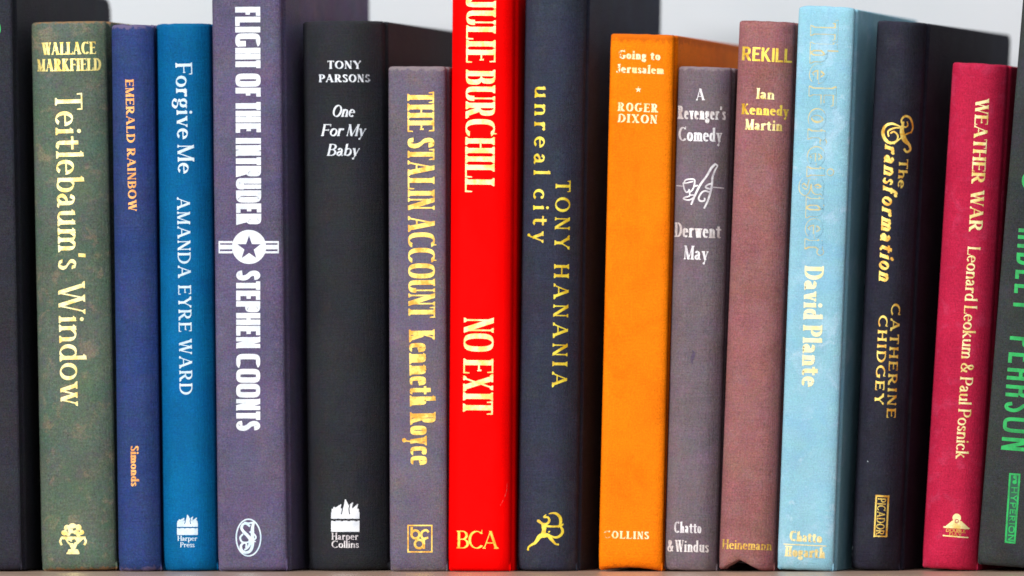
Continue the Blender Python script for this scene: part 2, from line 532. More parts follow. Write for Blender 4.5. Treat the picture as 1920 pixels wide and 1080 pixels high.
def make_book(name, label, cat, bl, br, tl_x, top_y, mat, depth=0.150, y0=0.0, yaw=0.0, sag=0.0012, pw=5.0, seed=1.0,
              notch=None, page=None, dent=0.0, headdent=0.0, corner=0.0, lip=None, arch=0.0, fray=0.0002, group='books in the row'):
    """bl, br: bottom corners of the spine in photograph pixels; tl_x: x of the top-left corner at top_y"""
    bk = Book()
    lean = math.atan2(tl_x - bl[0], bl[1] - top_y)
    bk.w = (br[0] - bl[0]) / PX / math.cos(lean) * (DIST + y0) / DIST
    bk.h = (px2w(0, top_y, y0)[1] - max(0.0, math.sin(lean)) * bk.w) / math.cos(lean)
    bk.sag, bk.pw, bk.seed, bk.dent, bk.headdent = sag, pw, seed, dent, headdent
    bk.arch = arch
    bk.fray = fray
    cx, _ = px2w((bl[0] + br[0]) / 2, 1072, y0 + sag * .85)
    z0 = abs(math.sin(lean)) * bk.w / 2 + 0.0001
    root = bpy.data.objects.new(name, None)
    root.empty_display_size = 0.02
    COL.objects.link(root)
    root.location = (cx, y0, z0)
    root.rotation_euler = (0, lean, yaw)
    root['label'] = label
    root['category'] = cat
    root['group'] = group
    bk.root = root
    bk.M = Matrix.LocRotScale(root.location, root.rotation_euler, None)
    bk.Mi = bk.M.inverted()
    bk.y0 = y0
    bk.mat = mat
    w, hh = bk.w, bk.h
    # ---- spine shell: outer contour from the left joint round the back to the right joint
    NXs = 30
    xs = [-w / 2 + w * i / NXs for i in range(NXs + 1)]
    xs = [math.copysign(w / 2 * (1 - (1 - abs(2 * x / w)) ** 1.0), x) for x in xs]
    gd = 0.0085
    side = [(w / 2 - 0.0001, sag + 0.0007), (w / 2 - 0.0009, sag + 0.0022), (w / 2 - 0.0017, sag + 0.0045), (w / 2 - 0.0013, sag + 0.0068), (w / 2 - 0.0004, sag + gd), (w / 2 - 0.0006, sag + gd + 0.004)]
    NZ = 72
    zs = []
    for i in range(NZ + 1):
        t = i / NZ
        zs.append(hh * (0.5 - 0.5 * math.cos(math.pi * t)) if False else hh * t)
    zs = sorted(set([0, .0003, .0008, .0015, .0025, .004, .006, .009] + zs[3:-3] + [hh - q for q in (.009, .006, .004, .0025, .0015, .0008, .0003, 0)]))
    verts, faces = [], []
    rows = []
    thick = 0.0013
    for z in zs:
        ring = []
        e = min(z, hh - z)
        rnd = 0.0009 * max(0, 1 - e / 0.0009) ** 2      # turned-in edge is rounded
        outer = [(-x, y) for x, y in reversed(side)] + [(x, None) for x in xs] + side
        for x, y in outer:
            zz = z
            if y is None:
                y = spine_y(bk, x, z)
                if notch and z < 0.009:
                    nx, nw, nh = notch
                    lim = nh * max(0, 1 - abs(x - nx) / nw)
                    zz = max(z, lim + z * 0.15)
                if z < 0.006:
                    zz += arch * (1 - (2 * x / w) ** 2) * (1 - z / 0.006)
                    zz += bk.fray * (mnoise.noise(Vector((x * 420, seed * 7, 2))) + .25) * (1 - z / 0.006)
                if z > hh - 0.006:
                    zz += (bk.fray * mnoise.noise(Vector((x * 300, seed * 5, 9))) - corner * abs(2 * x / w) ** 8) * (1 - (hh - z) / 0.006)
            else:
                if z > hh - 0.006:
                    zz -= corner * (1 - (hh - z) / 0.006)
            ring.append((x * (1 - rnd / 0.02), y + rnd, zz))
        rows.append(ring)
    n = len(rows[0])
    for r in rows:
        verts += r
    for i in range(len(rows) - 1):
        for j in range(n - 1):
            a = i * n + j
            faces.append((a, a + 1, a + n + 1, a + n))
    # inner skin (so that head and tail show a thickness)
    off = len(verts)
    for r in rows:
        for (x, y, z) in r:
            sx = x * (1 - thick * 2 / w)
            verts.append((sx, y + thick * (1 if abs(x) < w / 2 * .96 else .3), z))
    for i in range(len(rows) - 1):
        for j in range(n - 1):
            a = off + i * n + j
            faces.append((a, a + n, a + n + 1, a + 1))
    for j in range(n - 1):
        faces.append((j, off + j, off + j + 1, j + 1))
        a = (len(rows) - 1) * n
        faces.append((a + j, a + j + 1, off + a + j + 1, off + a + j))
    for i in range(len(rows) - 1):
        a = i * n
        faces.append((a, a + n, off + a + n, off + a))
        a = i * n + n - 1
        faces.append((a, off + a, off + a + n, a + n))
    mesh_obj('spine', verts, faces, mat, root, True)
    # ---- boards
    bt = 0.0026
    yb0, yb1 = sag + gd - 0.0012, depth
    for sgn in (-1, 1):
        xo = sgn * (w / 2 + (0.0001))
        bverts, bfaces = [], []
        cr = 0.0035 if not lip else lip
        # outline in (y, z) with rounded fore corners
        outl = [(yb0, 0.0)]
        for q in range(5):
            an = -math.pi / 2 + q / 4 * math.pi / 2
            outl.append((yb1 - 0.0012 + 0.0012 * math.cos(an), 0.0012 + 0.0012 * math.sin(an)))
        for q in range(7):
            an = q / 6 * math.pi / 2
            outl.append((yb1 - cr + cr * math.cos(an), hh - corner - cr + cr * math.sin(an)))
        outl.append((yb0, hh - corner))
        m = len(outl)
        cyy = (yb0 + yb1) / 2
        lay = []
        for (ox, ins) in ((0, .0006), (.0003, .0002), (.0008, 0), (bt - .0008, 0), (bt - .0003, .0002), (bt, .0006)):
            lay.append([(xo - sgn * ox, y + (ins if y < cyy else -ins), z + (ins if z < hh / 2 else -ins)) for y, z in outl])
        for L in lay:
            bverts += L
        for i in range(len(lay) - 1):
            for j in range(m):
                k2 = (j + 1) % m
                f = (i * m + j, i * m + k2, (i + 1) * m + k2, (i + 1) * m + j)
                bfaces.append(f if sgn > 0 else f[::-1])
        f = tuple(range(m))
        bfaces.append(f[::-1] if sgn > 0 else f)
        f = tuple(range((len(lay) - 1) * m, len(lay) * m))
        bfaces.append(f if sgn > 0 else f[::-1])
        mesh_obj('cover_board', bverts, bfaces, mat, root)
    # ---- page block, set in from the boards, with a rounded back and the leaves' edges as fine ridges
    pv, pf = [], []
    x0, x1 = -w / 2 + bt + .0003, w / 2 - bt - .0003
    zb, zt = 0.0030, hh - 0.0032 - corner
    N = 24
    for i in range(N + 1):
        x = x0 + (x1 - x0) * i / N
        u = (2 * i / N - 1)
        yf = 0.0035 + sag * abs(u) ** bk.pw + 0.0002 * (i % 2)
        yr = depth - 0.0035 - 0.002 * (1 - u * u) * (1 if sag > .002 else 0) - 0.0002 * (i % 2)
        dz = 0.00012 * (i % 2)
        pv += [(x, yf, zb + dz), (x, yr, zb + dz), (x, yr, zt - dz), (x, yf, zt - dz)]
    for i in range(N):
        a = i * 4
        for k2 in range(4):
            k3 = (k2 + 1) % 4
            pf.append((a + k2, a + 4 + k2, a + 4 + k3, a + k3))
    pf.append((0, 3, 2, 1)[::-1])
    a = N * 4
    pf.append((a, a + 1, a + 2, a + 3)[::-1])
    mesh_obj('page_block', pv, pf, page or MAT_PAGE, root)
    return bk


def stamp(bk, pieces, mat, name, base=0.00007, parent=None, label=None):
    """pieces: lists of convex polygons given in photograph pixels; laid onto the spine surface"""
    verts, faces = [], []
    lift = 0
    for pc in pieces:
        lift = (lift + 1) % 12
        off = base + lift * 0.0000045
        for q in pc:
            P = []
            for (px, py) in q:
                X, Z = px2w(px, py, bk.y0)
                l = bk.Mi @ Vector((X, bk.y0, Z))
                for _ in range(3):
                    yy = bk.y0 + spine_y(bk, max(-bk.w / 2, min(bk.w / 2, l.x)), max(0, l.z))
                    X, Z = px2w(px, py, yy)
                    l = bk.Mi @ Vector((X, yy, Z))
                P.append((l.x, l.z))
            # cut into short quads so that it follows the curve of the spine
            n = len(P)
            if n == 4:
                d1 = max(abs(P[0][0] - P[1][0]), abs(P[3][0] - P[2][0]))
                d2 = max(abs(P[1][0] - P[2][0]), abs(P[0][0] - P[3][0]))
                e1 = max(math.hypot(P[0][0] - P[1][0], P[0][1] - P[1][1]), math.hypot(P[3][0] - P[2][0], P[3][1] - P[2][1]))
                e2 = max(math.hypot(P[1][0] - P[2][0], P[1][1] - P[2][1]), math.hypot(P[0][0] - P[3][0], P[0][1] - P[3][1]))
                nu = max(1, math.ceil(d1 / .0008), math.ceil(e1 / .003))
                nv = max(1, math.ceil(d2 / .0008), math.ceil(e2 / .003))
            else:
                nu = nv = 0
            if nu:
                st = len(verts)
                for i in range(nu + 1):
                    for j in range(nv + 1):
                        u, v = i / nu, j / nv
                        x = (1 - u) * (1 - v) * P[0][0] + u * (1 - v) * P[1][0] + u * v * P[2][0] + (1 - u) * v * P[3][0]
                        z = (1 - u) * (1 - v) * P[0][1] + u * (1 - v) * P[1][1] + u * v * P[2][1] + (1 - u) * v * P[3][1]
                        x = max(-bk.w / 2, min(bk.w / 2, x))
                        verts.append((x, spine_y(bk, x, z) - off, z))
                for i in range(nu):
                    for j in range(nv):
                        a = st + i * (nv + 1) + j
                        faces.append((a, a + nv + 1, a + nv + 2, a + 1))
            else:
                st = len(verts)
                cxx = sum(p[0] for p in P) / n
                czz = sum(p[1] for p in P) / n
                verts.append((cxx, spine_y(bk, cxx, czz) - off, czz))
                for (x, z) in P:
                    verts.append((x, spine_y(bk, x, z) - off, z))
                for i in range(n):
                    faces.append((st, st + 1 + i, st + 1 + (i + 1) % n))
    # all faces look to the front
    ff = []
    for f in faces:
        a, b, c = (verts[f[0]], verts[f[1]], verts[f[2]])
        cr = (b[0] - a[0]) * (c[2] - a[2]) - (b[2] - a[2]) * (c[0] - a[0])
        ff.append(f if cr > 0 else f[::-1])
    o = mesh_obj(name, verts, ff, mat, parent or bk.root, True)
    if label:
        o['label'] = label
    return o


def text(bk, s, p0, p1, H, font, mat, name='title_lettering', label=None, base=0.00007):
    L = math.hypot(p1[0] - p0[0], p1[1] - p0[1]) / H
    pcs = font.fit(s, L)
    dx, dy = (p1[0] - p0[0]) / (L * H), (p1[1] - p0[1]) / (L * H)
    out = [[[(p0[0] + (x * dx + y * dy) * H, p0[1] + (x * dy - y * dx) * H) for x, y in q] for q in pc] for pc in pcs]
    return stamp(bk, out, mat, name, base, None, label)


# pixel-space shape helpers for the publishers' marks
def line(pts, w, closed=False, smooth=True, per=6):
    """pts (x, y[, width]) in pixels -> one strip"""
    P = [(p[0], p[1], p[2] if len(p) > 2 else w) for p in pts]
    if smooth:
        if closed:
            P = catmull([P[-1]] + P + [P[0], P[1]], per)[per:-per]
            P = P[:-1]
        else:
            P = catmull(P, per)
    n = len(P)
    L, R = [], []
    for i in range(n):
        q0, q1 = (P[(i - 1) % n], P[(i + 1) % n]) if closed else (P[max(i - 1, 0)], P[min(i + 1, n - 1)])
        dx, dy = q1[0] - q0[0], q1[1] - q0[1]
        m = math.hypot(dx, dy) + 1e-9
        r = P[i][2] / 2
        L.append((P[i][0] - dy / m * r, P[i][1] + dx / m * r))
        R.append((P[i][0] + dy / m * r, P[i][1] - dx / m * r))
    return [[L[i], R[i], R[(i + 1) % n], L[(i + 1) % n]] for i in range(n if closed else n - 1)]


def ell(cx, cy, rx, ry, w, n=40):
    return line([(cx + rx * math.cos(2 * math.pi * i / n), cy + ry * math.sin(2 * math.pi * i / n)) for i in range(n)], w, True, False)


def disc(cx, cy, rx, ry=None, n=28):
    ry = ry or rx
    return [[(cx + rx * math.cos(2 * math.pi * i / n), cy + ry * math.sin(2 * math.pi * i / n)) for i in range(n)]]


def star(cx, cy, r, ri=0.40, rot=-90):
    pts = []
    for i in range(10):
        a = math.radians(rot + 36 * i)
        q = r if i % 2 == 0 else r * ri
        pts.append((cx + q * math.cos(a), cy + q * math.sin(a)))
    return [[(cx, cy), pts[i - 1], pts[i], pts[(i + 1) % 10]] for i in range(0, 10, 2)]


def rect(x0, y0, x1, y1, sk=0.0):
    """sk: sideways lean of the rectangle per pixel of height"""
    f = lambda x, y: (x - sk * (y - y0), y)
    return [[f(x0, y0), f(x1, y0), f(x1, y1), f(x0, y1)]]


def poly(*pts):
    return [list(pts)]


# ------------------------------------------------------------------ setting
t = NT('shelf_wood')
co = t.coords(6, 60, 60)
n1 = t.noise(co, 4, 6, 0.65, 0.8)
n2 = t.noise(t.coords(), 900, 2, 0.7)
c = t.mix(t.ramp(n1.outputs['Fac'], .35, .65), lin((196, 170, 150)), lin((166, 140, 122)))
c = t.mix(0.25, c, n2.outputs['Color'], 'OVERLAY')
t.l(c, t.b.inputs['Base Color'])
t.b.inputs['Roughness'].default_value = 0.32
t.b.inputs['Specular IOR Level'].default_value = 0.5
bu = t.n('ShaderNodeBump')
bu.inputs['Strength'].default_value = 0.15
bu.inputs['Distance'].default_value = 0.001
t.l(n1.outputs['Fac'], bu.inputs['Height'])
t.l(bu.outputs[0], t.b.inputs['Normal'])
MAT_SHELF = t.m

t = NT('wall_paint')
n1 = t.noise(t.coords(), 9, 4, 0.5)
n2 = t.noise(t.coords(), 1100, 2, 0.7)
c = t.mix(t.ramp(n1.outputs['Fac'], .3, .7), lin((206, 209, 215)), lin((198, 204, 210)))
c = t.mix(0.10, c, n2.outputs['Color'], 'OVERLAY')
t.l(c, t.b.inputs['Base Color'])
t.b.inputs['Roughness'].default_value = 0.85
MAT_WALL = t.m

t = NT('page_paper')
st = t.noise(t.coords(5200, 30, 30), 1, 2, .6)
t.l(t.mix(st.outputs['Fac'], lin((222, 208, 176)), lin((178, 160, 128))), t.b.inputs['Base Color'])
t.b.inputs['Roughness'].default_value = 0.9
MAT_PAGE = t.m


def box(name, x0, x1, y0, y1, z0, z1, mat, bev=0.001):
    import bmesh
    bm = bmesh.new()
    bmesh.ops.create_cube(bm, size=1)
    for v in bm.verts:
        v.co = Vector(((x0 + x1) / 2 + v.co.x * (x1 - x0), (y0 + y1) / 2 + v.co.y * (y1 - y0), (z0 + z1) / 2 + v.co.z * (z1 - z0)))
    bmesh.ops.bevel(bm, geom=bm.edges[:], offset=bev, segments=3, affect='EDGES')
    me = bpy.data.meshes.new(name)
    bm.to_mesh(me)
    bm.free()
    me.materials.append(mat)
    o = bpy.data.objects.new(name, me)
    COL.objects.link(o)
    o['kind'] = 'structure'
    return o


shelf = box('shelf', -1.2, 1.2, -0.10, 0.235, -0.022, 0.0, MAT_SHELF, 0.0015)
wall = box('wall', -2.0, 2.0, 0.2365, 0.30, -0.8, 1.2, MAT_WALL, 0.001)

# ------------------------------------------------------------------ inks and foils
GOLD = dict(metallic=0.25, rough=0.38)
M_cream = foil('foil_pale_gold', (255, 242, 178), (234, 200, 104), seed=1, **GOLD)
M_gold = foil('foil_bright_gold', (255, 224, 112), (226, 158, 42), seed=2, **GOLD)
M_yel = foil('foil_yellow', (250, 230, 72), (220, 180, 30), metallic=.05, rough=.45, seed=3)
M_orange = foil('foil_copper_gold', (244, 178, 98), (214, 140, 66), seed=4, wear=.34, metallic=.2, rough=.5)
M_white = foil('ink_white', (236, 240, 246), (214, 220, 230), metallic=0, rough=.6, wear=.24, seed=5)
M_paleblue = foil('ink_pale_blue', (216, 232, 242), (190, 214, 230), metallic=0, rough=.6, wear=.29, seed=6)
M_silver = foil('foil_silver', (232, 228, 230), (196, 188, 194), metallic=.25, rough=.45, wear=.30, seed=7)
M_red_cream = foil('foil_cream_on_red', (255, 240, 180), (255, 206, 104), metallic=.2, rough=.5, wear=.25, seed=8)
M_green = foil('foil_green', (0, 176, 82), (0, 140, 64), metallic=.1, rough=.5, wear=.26, seed=9)
M_lgold = foil('foil_worn_pale_gold', (238, 224, 168), (212, 188, 120), metallic=.2, rough=.5, wear=.37, seed=10)
M_faint = foil('foil_faint_outline', (206, 190, 134), (176, 184, 160), metallic=.1, rough=.5, wear=.34, seed=20)
M_wgold = foil('foil_worn_gold', (240, 202, 96), (206, 150, 50), metallic=.3, rough=.45, wear=.40, seed=11)
M_cream_o = foil('foil_cream_on_orange', (255, 236, 190), (255, 220, 150), metallic=.1, rough=.5, wear=.36, seed=12, fade=[(-.0115, -.0065)])
M_silver_f = foil('foil_silver_faded', (232, 226, 226), (200, 186, 184), metallic=.2, rough=.45, wear=.33, seed=13, fade=[(-.0118, -.0090), (.0128, .0098)])
M_white_f = foil('ink_white_faded', (236, 240, 246), (214, 220, 230), metallic=0, rough=.6, wear=.28, seed=14, fade=[(.0122, .0080)])
M_gold_f = foil('foil_gold_faded', (255, 222, 90), (226, 170, 40), metallic=.3, rough=.42, wear=.34, seed=15, fade=[(-.0125, -.008)])
M_cream_f = foil('foil_pale_gold_faded', (255, 236, 150), (236, 196, 84), metallic=.3, rough=.4, wear=.32, seed=16, fade=[(-.0155, -.010)])

# fonts
F_old = Font(.142, .05, .065, th=-14, track=.055, space=.24)
F_wall = Font(.20, .06, .05, ts=.06, th=-8, track=.02)
F_bold = Font(.27, .09, .06, ts=.09, th=-8, track=.12, space=.55)
F_forg = Font(.175, .06, .06, ts=.06, th=-14, track=.07, space=.26)
F_aman = Font(.175, .07, .06, ts=.07, th=-12, track=.14, space=.42)
F_flight = Font(.225, .175, 0, th=0, sup=4.5, track=.035, space=.18)
F_tony = Font(.25, .08, .06, ts=.08, th=-10, track=.12)
F_ital = Font(.17, .06, .03, ts=.055, th=-25, track=.03, slant=.22, space=.28)
F_stalin = Font(.17, .055, .05, ts=.048, th=0, sup=2.6, track=.018, space=.20)
F_julie = Font(.17, .052, .05, ts=.056, th=0, sup=2.8, track=.018, space=.22)
F_bca = Font(.14, .05, .06, ts=.05, th=-12, track=-.02)
F_unreal = Font(.17, .075, .055, ts=.06, th=-14, track=.36, space=.50)
F_hanan = Font(.18, .075, .07, ts=.07, th=-10, track=.36, space=.62)
F_going = Font(.25, .09, .05, ts=.09, th=-12, track=.07, space=.4)
F_roger = Font(.25, .09, .07, ts=.09, th=-8, track=.16)
F_rev = Font(.165, .06, .045, ts=.055, th=-12, track=.03, space=.2)
F_rekill = Font(.19, .14, 0, th=0, sup=3, track=.07)
F_ian = Font(.22, .08, .045, ts=.07, th=-10, track=.05)
F_hein = Font(.17, .06, .04, ts=.055, th=-6, track=.03)
F_david = Font(.22, .08, .045, ts=.06, th=-10, track=.035, space=.24)
F_script = Font(.24, .07, .05, ts=.06, th=-32, track=.14, slant=.30)
F_cath = Font(.25, .10, .07, ts=.10, th=-8, track=.34)
F_pica = Font(.12, .075, .02, ts=.06, th=-8, track=.10)
F_weath = Font(.22, .065, .05, ts=.06, th=-12, track=.05, space=.42)
F_leon = Font(.145, .055, .045, ts=.05, th=-14, track=.04, space=.30)
F_green = Font(.115, .115, 0, th=0, sup=4, track=.16, space=.55)
F_hyper = Font(.13, .13, 0, th=0, sup=2.4, track=.16)

EXT = dict()

# ------------------------------------------------------------------ the books, left to right
# 0: dark book cut by the left edge
m = cloth('cloth_charcoal_violet', (46, 46, 54), [((42, 40, 50), 60, .45, .65, .5)], seed=1, tint=.16)
b0 = make_book('book', 'dark charcoal hardback cut off by the left edge of the photo', 'book',
               (-115, 1071), (40, 1071), -134, -24, m, depth=.161, sag=.0012, pw=6, seed=1.3, lip=.006)
text(b0, 'S', (-22, 42), (-21, 68), 23, F_green.variant(a=.10, b=.10), M_green, 'title_lettering')

# 1: olive green
m = cloth('cloth_olive_mottled', (92, 103, 90), [((76, 100, 86), 75, .42, .64, .6), ((128, 117, 100), 130, .53, .68, .7), ((88, 92, 92), 210, .50, .66, .6)],
          seed=2, grain=.18, tint=.13, edge=((150, 112, 76), .0011, .8), height=.2345)
b1 = make_book('book', 'olive green mottled hardback with long pale gold serif title and an urn emblem', 'book',
               (78, 1072), (218, 1072), 58, 42, m, depth=.148, y0=.005, sag=.0052, pw=3.8, seed=2.2)
text(b1, 'WALLACE', (78, 103), (180, 101), 23, F_wall, M_cream_f, 'author_lettering')
text(b1, 'MARKFIELD', (70, 134), (190, 132), 23, F_wall, M_cream_f, 'author_lettering')
text(b1, "Teitlebaum's", (103, 175), (110, 506), 51, F_old, M_cream)
text(b1, 'Window', (109, 528), (114, 762), 50, F_old, M_cream)
em = [disc(136, 1010, 2, 2)]
for (x, y, rx, ry) in ((121, 999, 6, 5), (126, 990, 6, 6), (136, 986, 7, 5), (147, 989, 6, 6), (152, 998, 6, 5), (133, 996, 5, 5), (142, 998, 5, 4), (128, 1002, 4, 3), (147, 1003, 4, 3)):
    em.append(disc(x, y, rx, ry, 12))
em += [poly((114, 1006), (161, 1006), (157, 1011), (118, 1011)), poly((122, 1011), (134, 1011), (139, 1024), (128, 1020)), poly((141, 1011), (156, 1011), (145, 1021), (137, 1024)),
       line([(116, 1008), (113, 1015), (116, 1022)], 4), line([(158, 1008), (161, 1015), (158, 1022)], 4),
       poly((130, 1021), (145, 1021), (141, 1030), (134, 1030)), poly((129, 1030), (146, 1030), (149, 1036), (126, 1036)), poly((125, 1036), (149, 1036), (149, 1039), (125, 1039))]
stamp(b1, em, M_gold.copy() if False else M_cream, 'publisher_mark')
stamp(b1, [disc(126, 994, 1.6), disc(141, 991, 1.6), disc(134, 1001, 1.5), disc(149, 996, 1.5), line([(128, 1014), (134, 1017), (143, 1014)], 3)], m, 'publisher_mark_detail', base=.00014)

# 2: navy, narrow
m = cloth('cloth_navy', (46, 64, 114), [((58, 64, 112), 40, .45, .65, .5), ((36, 60, 112), 90, .5, .7, .5)], seed=3, grain=.15, tint=.16,
          edge=((112, 98, 128), .0016, .75), height=.2325)
b2 = make_book('book', 'narrow navy blue hardback with small bold copper lettering', 'book',
               (222, 1073), (301, 1073), 208, 47, m, depth=.146, sag=.0055, pw=2.8, seed=3.1, fray=.0006)
text(b2, 'EMERALD RAINBOW', (235, 149), (241, 396), 15.5, F_bold, M_orange)
text(b2, 'Simonds', (245, 836), (246, 912), 15, F_bold.variant(track=.02), M_orange, 'publisher_lettering')

# 3: cerulean
m = cloth('cloth_cerulean', (2, 98, 152), [((8, 86, 134), 50, .45, .65, .5)], seed=4, grain=.10, tint=.08, streak=.07, height=.2335)
b3 = make_book('book', 'bright blue hardback with white serif title and small white flame emblem', 'book',
               (304, 1072), (407, 1072), 291, 45, m, depth=.146, y0=.002, sag=.0080, pw=2.8, seed=4.4)
text(b3, 'Forgive Me', (329, 118), (334, 326), 31, F_forg, M_paleblue)
text(b3, 'AMANDA EYRE WARD', (332, 370), (337, 740), 24, F_aman, M_paleblue, 'author_lettering')


def flame_mark(bk, x0, x1, y0, y1, mat, cut):
    w, h = x1 - x0, y1 - y0
    X = lambda u: x0 + u * w
    Y = lambda v: y0 + v * h
    pcs = [rect(X(0), Y(.66), X(1), Y(1)), rect(X(.0), Y(.40), X(1), Y(.60))]
    pcs.append(rect(X(.02), Y(.30), X(.98), Y(.42)))
    for (c, tw, tip, lean) in ((.12, .20, .24, -.04), (.30, .22, .16, .05), (.52, .26, .0, -.02), (.71, .22, .10, .06), (.90, .18, .15, .05)):
        pcs.append(line([(X(c), Y(.36), w * tw), (X(c - lean), Y(.28 + tip * .2), w * tw * .95), (X(c - lean * .4), Y(.16 + tip * .55), w * tw * .55), (X(c + lean), Y(tip), w * .02)], 3))
    stamp(bk, pcs, mat, 'publisher_mark')
    cuts = [line([(X(0), Y(.62)), (X(.12), Y(.66)), (X(.25), Y(.61)), (X(.38), Y(.66)), (X(.5), Y(.61)), (X(.62), Y(.66)), (X(.75), Y(.61)), (X(.88), Y(.66)), (X(1), Y(.62))], h * .035),
            line([(X(.36), Y(.46)), (X(.40), Y(.30)), (X(.38), Y(.16))], w * .035), line([(X(.66), Y(.46)), (X(.63), Y(.32)), (X(.66), Y(.18))], w * .035)]
    stamp(bk, cuts, cut, 'publisher_mark_detail', base=.00014)


flame_mark(b3, 332, 371, 965, 1003, M_paleblue, m)
text(b3, 'Harper', (333, 1014), (370, 1014), 9.5, F_rev.variant(a=.09), M_paleblue, 'publisher_lettering')
text(b3, 'Press', (338, 1026), (365, 1026), 9.5, F_rev.variant(a=.09), M_paleblue, 'publisher_lettering')

# 4: tall violet-grey
m = cloth('cloth_violet_grey', (95, 87, 115), [((85, 79, 104), 55, .45, .65, .6), ((108, 94, 118), 110, .5, .68, .5)], seed=5, grain=.15, tint=.16)
b4 = make_book('book', 'tall violet grey hardback with heavy white capitals and a white star roundel', 'book',
               (409, 1074), (538, 1074), 397, -45, m, depth=.160, sag=.0020, pw=8, seed=5.7, headdent=0, dent=.0045)
text(b4, 'FLIGHT OF THE INTRUDER', (441, 13), (443, 422), 47, F_flight, M_white)
text(b4, 'STEPHEN COONTS', (443, 507), (443, 808), 45, F_flight, M_white, 'author_lettering')
stamp(b4, [disc(467, 463, 32, 32, 44), rect(410, 452, 436, 456), rect(410, 471, 436, 475), rect(410, 459, 436, 467.5), rect(410, 452, 412.5, 475),
           rect(497, 452, 523, 456), rect(497, 471, 523, 475), rect(497, 459, 523, 467.5), rect(520.5, 452, 523, 475)], M_white, 'emblem')
stamp(b4, [star(467, 465, 23)], m, 'emblem_star', base=.00014)
stamp(b4, [ell(466, 1008, 23, 34.5, 2.6),
           line([(469, 987, 4), (462, 982, 4), (456, 983, 4.5), (453, 990, 5), (457, 997, 5.5), (464, 1004, 6), (469, 1011, 6), (468, 1021, 5), (463, 1028, 4), (458, 1031, 3)], 4),
           line([(476, 979.5, 4), (473.5, 990, 6), (473.5, 1005, 6.5), (473.5, 1022, 6), (469, 1033, 5.5), (460, 1036, 5), (453, 1031, 5), (452, 1023, 4.5), (457, 1018, 3.4), (462, 1020, 3), (461, 1027, 3)], 5),
           line([(476, 979.5, 4), (466, 981, 3), (458, 979, 2.6)], 3),
           line([(456, 1001, 3), (450.5, 1008, 3.6), (454, 1016, 3.2), (463, 1017, 3), (472, 1014, 3), (480, 1016, 1.4)], 3),
           line([(468, 997, 3), (476, 1001, 3), (480, 1008, 3), (474, 1014, 3)], 3)], M_paleblue, 'publisher_mark')

# 5: charcoal
m = cloth('cloth_charcoal', (43, 44, 49), [((37, 39, 46), 40, .45, .65, .5), ((50, 45, 47), 90, .5, .7, .4)], seed=6, grain=.12, tint=.13, streak=.05, height=.2335)
b5 = make_book('book', 'wide charcoal black hardback with small white italic title and white flame emblem', 'book',
               (577, 1071), (729, 1071), 566, 40, m, depth=.150, y0=.009, sag=.0115, pw=2.5, seed=6.2)
text(b5, 'TONY', (614, 129), (677, 129), 15, F_tony, M_white, 'author_lettering')
text(b5, 'PARSONS', (598, 154), (694, 154), 14.5, F_tony, M_white_f, 'author_lettering')
text(b5, 'One', (622, 219), (664, 219), 22, F_ital, M_white)
text(b5, 'For My', (602, 255), (684, 255), 22, F_ital, M_white)
text(b5, 'Baby', (613, 292), (672, 292), 22, F_ital, M_white)
flame_mark(b5, 621, 674, 936, 997, M_white, m)
text(b5, 'Harper', (622, 1012), (672, 1012), 13, F_rev.variant(a=.085, track=.07), M_silver, 'publisher_lettering')
text(b5, 'Collins', (622, 1027), (673, 1027), 13, F_rev.variant(a=.085, track=.07), M_silver, 'publisher_lettering')

# 6: short mauve grey
m = cloth('cloth_mauve_grey', (106, 97, 112), [((96, 92, 112), 45, .45, .65, .6), ((116, 102, 106), 90, .5, .7, .5)], seed=7, grain=.13, tint=.14,
          edge=((146, 134, 134), .0012, .6), height=.2145)
b6 = make_book('book', 'short mauve grey hardback with tall condensed gold title, left of the red book', 'book',
               (731, 1070), (838, 1070), 728, 125, m, depth=.135, y0=.0015, sag=.0020, pw=7, seed=7.5, headdent=.0055)
text(b6, 'THE STALIN ACCOUNT', (764, 172), (766, 596), 50, F_stalin, M_gold)
text(b6, 'Kenneth Royce', (767, 618), (770, 872), 48, F_stalin.variant(a=.082, track=.03), M_gold, 'author_lettering')
stamp(b6, [rect(764, 984, 811, 986.5), rect(764, 1033.5, 811, 1036), rect(764, 984, 766.5, 1036), rect(808.5, 984, 811, 1036),
           line([(772, 988), (772, 1006)], 4.2, smooth=False), ell(779, 1002, 7.5, 7.5, 4.2, 20),
           line([(804, 998), (799, 994), (792, 997), (790, 1004), (794, 1010), (803, 1008)], 4.2), ell(786, 1020, 8, 8, 4.2, 20), line([(795, 1011), (795, 1029)], 4.2, smooth=False)],
      M_gold, 'publisher_mark')

# 7: tall red
m = cloth('cloth_red', (255, 0, 0), [((250, 0, 0), 30, .45, .65, .4)], seed=8, grain=.04, tint=.0, streak=.02, rough=.6, weave=.15, spec=.02)
b7 = make_book('book', 'tall bright red hardback with cream gold condensed capitals', 'book',
               (840, 1071), (956, 1071), 848, -35, m, depth=.148, y0=-.002, sag=.0048, pw=5, seed=8.1)
text(b7, 'JULIE BURCHILL', (875, -6), (872, 360), 55, F_julie, M_red_cream, 'author_lettering')
text(b7, 'NO EXIT', (870, 595), (868, 777), 56, F_julie, M_red_cream)
text(b7, 'BCA', (856, 1028), (935, 1029), 33, F_bca, M_gold_f, 'publisher_lettering')

M_scratch = foil('scratch_pale', (255, 84, 76), (250, 50, 50), metallic=0, rough=.6, wear=.46, seed=23)
stamp(b7, [line([(951, 905, .6), (950, 920, 1.2), (946, 933, 1.2), (938, 948, .6)], 1.2)], M_scratch, 'scratch')

